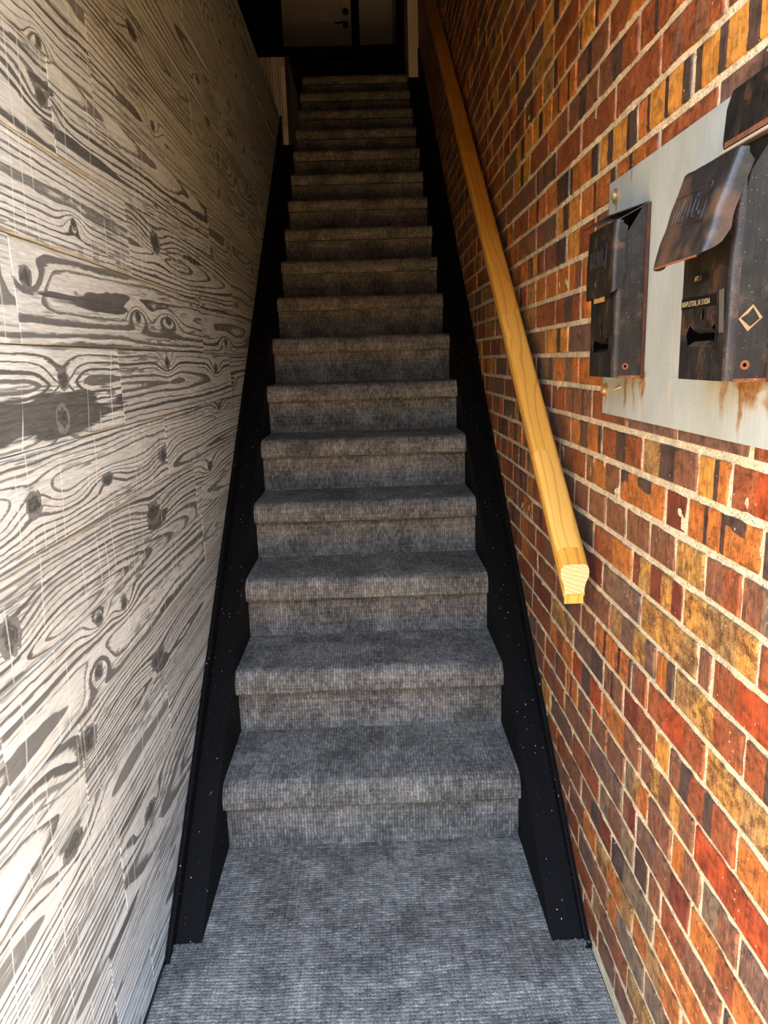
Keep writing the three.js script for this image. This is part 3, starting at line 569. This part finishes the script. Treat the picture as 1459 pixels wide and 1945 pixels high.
{
  const pl = group('mounting_plate', 'grey galvanized steel sheet bolted to the brick wall behind the mailboxes', 'metal plate', [0, 0, 0]);
  const g = bx(PX, PX + 0.0022, PY0, PY1, PZ0, PZ1), q = g.toNonIndexed(), p = q.attributes.position, uv = q.attributes.uv;
  for (let i = 0; i < p.count; i++) uv.setXY(i, (p.getZ(i) - PZ0) / (PZ1 - PZ0), (p.getY(i) - PY0) / (PY1 - PY0));
  mesh('sheet', q, std({ map: plateMap, roughness: 0.5, metalness: 0.15 }), pl);
  const boltMat = std({ color: 0xb9a878, roughness: 0.45, metalness: 0.5 }), washer = std({ color: 0x9a7e4c, roughness: 0.6, metalness: 0.3 });
  for (const [z, y] of [[0.381, 1.522], [0.362, 1.193], [1.12, 1.52], [1.12, 1.19]]) {
    const b = new THREE.Group(); b.name = 'bolt'; pl.add(b);
    const w = new THREE.CylinderGeometry(0.0125, 0.013, 0.002, 24); w.rotateZ(Math.PI / 2); w.translate(PX - 0.001, y, z); mesh('washer', w, washer, b);
    const h = new THREE.CylinderGeometry(0.0072, 0.0078, 0.006, 6); h.rotateZ(Math.PI / 2); h.translate(PX - 0.005, y, z); mesh('bolt_head', h, boltMat, b);
  }
  const screw = new THREE.ConeGeometry(0.0035, 0.022, 8); screw.rotateZ(1.9); screw.translate(PX - 0.007, 1.199, 0.436); mesh('screw', screw, boltMat, pl);
}
const mailMap = makeTex(1024, 1024, (i, j, c) => { // 0.5 m
  const n = fbm(i / 26, j / 26), f = vn(i / 2.2, j / 2.2), s = vn(i / 3, j / 90); let l = 30 + 26 * (n - 0.5) + 14 * (f - 0.5) + 12 * (s - 0.5);
  let r = l, g = l * 0.96, b = l * 0.89; const q = fbm(i / 60 + 30, j / 60) + 0.25 * (f - 0.5), a = sst(0.56, 0.78, q) * 0.62; r = mix(r, 92, a); g = mix(g, 66, a); b = mix(b, 44, a);
  const h = hash2(i >> 1, j >> 1); if (h > 0.9965) { r = 110; g = 104; b = 92; } c[0] = r; c[1] = g; c[2] = b;
}, true, true);
const rustMap = makeTex(256, 256, (i, j, c) => { const n = fbm(i / 12, j / 12), f = vn(i / 2, j / 2); const k = 0.6 + 0.8 * n + 0.3 * (f - 0.5); c[0] = 112 * k; c[1] = 66 * k; c[2] = 36 * k; }, true, true);
const mailMat = std({ map: mailMap, roughness: 0.38, metalness: 0.1 }), rustMat = std({ map: rustMap, roughness: 0.85 }), holeMat = std({ color: 0x050505, roughness: 1 });
const flapWorn = makeTex(512, 512, (i, j, c) => { // worn lid: paint gone brown
  const n = fbm(i / 30, j / 44), f = vn(i / 2, j / 3), w = fbm(i / 90 + 8, j / 60); let l = 36 + 24 * (f - 0.5) + 22 * (n - 0.5); const a = sst(0.5, 0.74, w) * 0.6;
  c[0] = mix(l, 116, a * (0.6 + 0.6 * n)); c[1] = mix(l * 0.95, 84, a * (0.6 + 0.6 * n)); c[2] = mix(l * 0.85, 58, a * (0.6 + 0.6 * n));
}, true, true);
const flapMat = std({ map: flapWorn, roughness: 0.42, metalness: 0.1 });
const font = await new FontLoader().loadAsync('fonts/droid/droid_sans_bold.typeface.json');
function labelTex(draw, w, h) { const cv = document.createElement('canvas'); cv.width = w; cv.height = h; const x = cv.getContext('2d'); draw(x, w, h); const t = new THREE.CanvasTexture(cv); t.colorSpace = THREE.SRGBColorSpace; t.magFilter = THREE.LinearFilter; return t; }
// local frame of a mailbox: +X points out of the wall into the passage, Y up, +Z towards the street
const MW = 0.1265, MD = 0.050, MH = 0.243;
// extrude an outline given in (z,y) by a thickness along -x (outwards), lying on plane x = 0
function plateGeo(shape, th, holes = [], bevel = 0) {
  const s = new THREE.Shape(shape.map(([z, y]) => new THREE.Vector2(z, y)));
  for (const h of holes) s.holes.push(new THREE.Path(h.map(([z, y]) => new THREE.Vector2(z, y))));
  const g = new THREE.ExtrudeGeometry(s, { depth: th, bevelEnabled: bevel > 0, bevelThickness: bevel, bevelSize: bevel, bevelSegments: 2, curveSegments: 8 });
  // (z,y,depth) -> (x = -depth, y, z)
  const m = new THREE.Matrix4().set(0, 0, -1, 0, 0, 1, 0, 0, 1, 0, 0, 0, 0, 0, 0, 1); g.applyMatrix4(m); return g;
}
const rectPts = (z0, z1, y0, y1) => [[z0, y0], [z1, y0], [z1, y1], [z0, y1]];
function ellipse(cz, cy, rz, ry, n = 14) { const o = []; for (let i = 0; i < n; i++) { const a = i / n * Math.PI * 2; o.push([cz + rz * Math.cos(a), cy + ry * Math.sin(a)]); } return o; }
function mailbox(label, pos, worn, swing) {
  const m = group('mailbox', label, 'mailbox', pos, { group: 'old black wall mailboxes' });
  const hz = MW / 2, r = 0.009;
  // front sheet with its openings, rounded over into the two side sheets; open at the top
  const slotY = 0.050, slot = [[-0.042, slotY + 0.002], [-0.034, slotY + 0.014], [-0.022, slotY + 0.008], [0.022, slotY + 0.008], [0.034, slotY + 0.014], [0.040, slotY + 0.002], [0.034, slotY - 0.012], [-0.036, slotY - 0.012]];
  const holes = [slot, ellipse(0.0, 0.073, 0.0042, 0.008)];
  const front = plateGeo(rectPts(-hz + r, hz - r, 0, MH - 0.006), 0.0012, holes); front.translate(-MD + 0.0012, 0, 0);
  mesh('front', boxUV(front, 2), mailMat, m);
  for (const s of [-1, 1]) {
    const pts = [], n = 6; for (let i = 0; i <= n; i++) { const a = i / n * Math.PI / 2; pts.push([-MD + r - r * Math.cos(a), s * (hz - r + r * Math.sin(a))]); }
    const P = [], U = [], I = []; // rounded corner strip
    for (let i = 0; i <= n; i++) for (const y of [0, MH - 0.008]) { P.push(pts[i][0], y, pts[i][1]); U.push(pts[i][1] * 2 + pts[i][0] * 2, y * 2); }
    for (let i = 0; i < n; i++) I.push(i * 2, i * 2 + 1, i * 2 + 3, i * 2, i * 2 + 3, i * 2 + 2);
    const g = new THREE.BufferGeometry(); g.setAttribute('position', new THREE.Float32BufferAttribute(P, 3)); g.setAttribute('uv', new THREE.Float32BufferAttribute(U, 2)); g.setIndex(I); g.computeVertexNormals();
    mesh('corner', g, mailMat, m);
    // side sheet, its top cut on a slant
    const prof = [[-MD + r, 0], [-0.004, 0], [-0.004, MH + 0.012], [-0.012, MH + 0.010], [-MD + r + 0.004, MH - 0.03], [-MD + r, MH - 0.05]];
    const sh = new THREE.Shape(prof.map(([x, y]) => new THREE.Vector2(x, y))); sh.holes.push(new THREE.Path(ellipse(-0.030, 0.017, 0.0022, 0.0022, 10).map(([a, b]) => new THREE.Vector2(a, b))));
    const sg = new THREE.ExtrudeGeometry(sh, { depth: 0.0012, bevelEnabled: false }); sg.translate(0, 0, s > 0 ? hz - 0.0012 : -hz);
    const side = mesh('side', boxUV(sg, 2, 2, 0.3), mailMat, m);
    const ring = new THREE.RingGeometry(0.0022, 0.0052, 16); ring.translate(-0.030, 0.017, s * (hz + 0.0003)); const rg = mesh('rust_spot', ring, rustMat, side); rg.userData.label = 'rust round the drilled hole';
  }
  const bk = plateGeo([[-hz - 0.002, -0.002], [hz + 0.002, -0.002], [hz + 0.002, MH + 0.016], [-hz - 0.002, MH + 0.016]], 0.0014); bk.translate(-0.0002, 0, 0); mesh('back', boxUV(bk, 2), mailMat, m);
  const fl = bx(-0.006, -0.0016, -0.001, MH + 0.014, hz, hz + 0.003); const flm = mesh('rusty_seam', boxUV(fl, 4), std({ map: rustMap, color: 0x8c7868, roughness: 0.8 }), m); flm.userData.label = 'rust brown seam along the back edge';
  mesh('bottom', boxUV(bx(-MD + 0.003, -0.002, 0, 0.0012, -hz + 0.002, hz - 0.002), 4), rustMat, m);
  const bl = mesh('rusty_lip', boxUV(bx(-MD + 0.008, -0.002, -0.0012, 0.0026, hz - 0.0015, hz + 0.0006), 6), rustMat, m); bl.userData.label = 'rusted lower edge';
  // the bent tongue below the window
  const tg = bx(-0.0005, 0.010, -0.0008, 0.0008, -0.033, 0.029); tg.rotateZ(0.55); tg.translate(-MD - 0.0002, slotY - 0.0115, 0); mesh('slot_lip', boxUV(tg, 4), worn ? flapMat : mailMat, m);
  const tg2 = bx(0, 0.009, -0.0008, 0.0008, -0.022, 0.022); tg2.rotateZ(-0.5); tg2.translate(-MD, slotY + 0.0082, 0); mesh('slot_lip', boxUV(tg2, 4), mailMat, m);
  // front flap with MAIL pressed into it, hinged along its top edge
  const flap = new THREE.Group(); flap.name = 'front_flap'; m.add(flap); flap.position.set(-MD - 0.0025, MH - 0.008, 0); flap.rotation.z = -swing;
  const fw = hz + 0.004, FH = 0.109, rc = 0.006, fm = worn ? flapMat : mailMat, wrap = 0.013;
  { // one bent sheet: flat in the middle, rolled back over both sides of the box, lower corners rounded
    const arc = rc * Math.PI / 2, flat = fw - rc, tot = flat + arc + wrap, nw = 44, nh = 18, P = [], U = [], I = [];
    for (let i = 0; i <= nw; i++) {
      const w = -tot + 2 * tot * i / nw, s = Math.sign(w) || 1, a = Math.abs(w); let x, z;
      if (a < flat) { x = 0; z = w; } else if (a < flat + arc) { const t = (a - flat) / rc; x = rc - rc * Math.cos(t); z = s * (flat + rc * Math.sin(t)); } else { x = rc + a - flat - arc; z = s * fw; }
      const R = s > 0 ? 0.034 : 0.016, o = Math.max(0, a - (tot - R)) / R, low = FH - R * (1 - Math.sqrt(Math.max(0, 1 - o * o))) * 0.95, up = Math.max(0, a - flat - arc) * 0.7;
      for (let k = 0; k <= nh; k++) { const y = mix(-up, -low, k / nh); P.push(x - 0.0012 - 0.0016 * Math.sin(k / nh * Math.PI) - (worn ? 0.0012 * sn(z * 60, y * 50) : 0), y, z); U.push(w * 3, y * 3); }
    }
    for (let i = 0; i < nw; i++) for (let k = 0; k < nh; k++) { const q = i * (nh + 1) + k, r2 = q + nh + 1; I.push(q, q + 1, r2, r2, q + 1, r2 + 1); }
    const g = new THREE.BufferGeometry(); g.setAttribute('position', new THREE.Float32BufferAttribute(P, 3)); g.setAttribute('uv', new THREE.Float32BufferAttribute(U, 2)); g.setIndex(I); g.computeVertexNormals(); mesh('sheet', g, fm, flap);
    if (worn) { // tear in the lower edge
      const tear = new THREE.Shape([[-0.0125, -FH + 0.006], [-0.0105, -FH + 0.006], [-0.0085, -FH + 0.036]].map((p) => new THREE.Vector2(...p)));
      const tg3 = new THREE.ShapeGeometry(tear); tg3.rotateY(-Math.PI / 2); tg3.translate(-0.0046, 0, 0); mesh('tear', tg3, holeMat, flap);
      const edge = new THREE.CylinderGeometry(0.0013, 0.0013, 2 * flat - 0.01, 6); edge.rotateX(Math.PI / 2); edge.translate(-0.0016, -FH + 0.0008, -0.004); const ed = mesh('rusty_hem', boxUV(edge, 6), rustMat, flap); ed.userData.label = 'rust along the lower edge of the flap';
    } else { const tg3 = bx(-0.0036, -0.0026, -0.1, -0.082, -0.0084, -0.0076); mesh('tear', tg3, holeMat, flap); }
  }
  const tx = new TextGeometry('MAIL', { font, size: 0.021, depth: 0.0016, curveSegments: 4, bevelEnabled: true, bevelThickness: 0.0004, bevelSize: 0.0004, bevelSegments: 1 });
  tx.computeBoundingBox(); const tw = tx.boundingBox.max.x - tx.boundingBox.min.x; tx.scale(0.072 / tw, 1.2, 1); tx.rotateY(-Math.PI / 2); tx.translate(-0.0018, -0.060, -0.05);
  mesh('lettering', boxUV(tx, 3), fm, flap);
  for (const y of [-0.028, -0.067]) mesh('pressed_frame', boxUV(rbx(-0.0034, -0.0018, y - 0.001, y + 0.001, -fw + 0.010, 0.035, 0.0006, 1), 3), fm, flap);
  mesh('pressed_frame', boxUV(rbx(-0.0034, -0.0018, -0.067, -0.028, 0.034, 0.0354, 0.0006, 1), 3), fm, flap);
  if (!worn) { const hs = new THREE.TorusGeometry(0.0065, 0.0006, 6, 16, Math.PI); hs.rotateZ(Math.PI / 2); hs.rotateY(-Math.PI / 2); hs.translate(-0.002, -0.086, -0.008); mesh('latch_ring', hs, std({ color: 0x9a968c, roughness: 0.4, metalness: 0.6 }), flap); }
  return m;
}
const box1 = mailbox('black mailbox with its lids shut, nearer the stairs on the steel plate', [PX - 0.0003, 1.221, 0.478], false, 0.03);
{
  const tl = plateGeo([[-0.072, 0], [0.062, 0], [0.064, 0.052], [-0.064, 0.052]], 0.0012); tl.rotateZ(Math.PI / 2 - 0.16); tl.translate(-0.002, MH + 0.016, 0);
  // turn so that it slopes down and outward over the box
  const g = bx(-0.062, 0, -0.0007, 0.0007, -0.071, 0.064); g.rotateZ(0.30); g.translate(-0.003, MH + 0.017, 0); mesh('top_lid', boxUV(g, 3), mailMat, box1);
  const lab = labelTex((x, w, h) => { x.fillStyle = '#b59a55'; x.fillRect(0, 0, w, h); x.fillStyle = '#d9cc94'; for (let i = 0; i < 9; i++) { const a = (i * 0.618) % 1; if (i === 4) continue; x.fillRect(14 + i * 26, 18 + a * 6, 12, 26); } x.fillStyle = '#8b7438'; for (let i = 0; i < 9; i++) x.fillRect(16 + i * 26, 26, 6, 5); }, 256, 64);
  const g2 = new THREE.PlaneGeometry(0.056, 0.0125); g2.rotateY(-Math.PI / 2); g2.translate(-MD - 0.0006, 0.117 + 0.009, -0.012); const l = mesh('name_tape', g2, std({ map: lab, roughness: 0.5 }), box1); l.userData.label = 'faded yellow name tape';
}
const box2 = mailbox('rusty black mailbox with its front flap hanging out and top lid raised', [PX - 0.0003, 1.2255, 0.842], true, 0.29);
{
  const hz = MW / 2, sh = [[-hz - 0.006, 0.006], [-hz - 0.002, 0], [hz + 0.004, 0], [hz + 0.004, 0.06], [-hz + 0.004, 0.06], [-hz - 0.006, 0.044]];
  const rl = plateGeo(sh, 0.0014, [], 0.0012); rl.rotateZ(-0.06); rl.translate(-0.004, MH + 0.022, 0); const r = mesh('raised_lid', boxUV(rl, 3), mailMat, box2); r.userData.label = 'top lid folded up against the wall';
  mesh('hinge', boxUV(rbx(-0.012, -0.001, MH + 0.014, MH + 0.0185, -hz - 0.003, hz + 0.004, 0.0018), 4), std({ color: 0xb7a68a, roughness: 0.5 }), box2);
  mesh('raised_lid_rust', boxUV(bx(-0.0072, -0.0055, MH + 0.022, MH + 0.028, -hz, hz + 0.003), 4), rustMat, box2);
  const tape = labelTex((x, w, h) => { x.fillStyle = '#0c0b0a'; x.fillRect(0, 0, w, h); x.fillStyle = '#c9ba88'; x.font = '44px sans-serif'; x.textBaseline = 'middle'; x.fillText('MAPLETON, IA 51034', 8, h / 2 + 2, w - 16); }, 512, 64);
  const g = new THREE.PlaneGeometry(0.088, 0.0125); g.rotateY(-Math.PI / 2); g.translate(-MD - 0.0007, 0.0885, -0.012); mesh('address_tape', g, std({ map: tape, roughness: 0.35 }), box2);
  const apt = labelTex((x, w, h) => { x.fillStyle = '#0c0b0a'; x.fillRect(0, 0, w, h); x.fillStyle = '#b5a574'; x.font = '44px sans-serif'; x.textBaseline = 'middle'; x.fillText('APT. 1', 14, h / 2 + 2, w - 28); }, 256, 64);
  const g2 = new THREE.PlaneGeometry(0.036, 0.011); g2.rotateY(-Math.PI / 2); g2.translate(-MD - 0.0007, 0.1155, -0.008); mesh('apartment_tape', g2, std({ map: apt, roughness: 0.35 }), box2);
  const g3 = new THREE.PlaneGeometry(0.011, 0.046); g3.rotateY(-Math.PI / 2); g3.rotateX(-0.1); g3.translate(-MD - 0.0007, 0.075, 0.046); mesh('torn_tape', g3, std({ color: 0x4b4b44, roughness: 0.3 }), box2);
  const st = new THREE.Shape([[-0.02, -0.011], [0.018, -0.011], [0.02, 0.011], [-0.018, 0.010]].map((p) => new THREE.Vector2(...p))); st.holes.push(new THREE.Path([[-0.011, -0.0085], [0.012, -0.0095], [0.0165, 0.008], [0.003, 0.0065], [-0.014, 0.0085]].map((p) => new THREE.Vector2(...p))));
  const sg = new THREE.ShapeGeometry(st); sg.scale(0.55, 0.8, 1); sg.rotateZ(0.75); sg.translate(-0.028, 0.066, hz + 0.0008); mesh('sticker_remnant', sg, std({ color: 0x8a7350, roughness: 0.7 }), box2);
}
renderer.render(scene, camera);
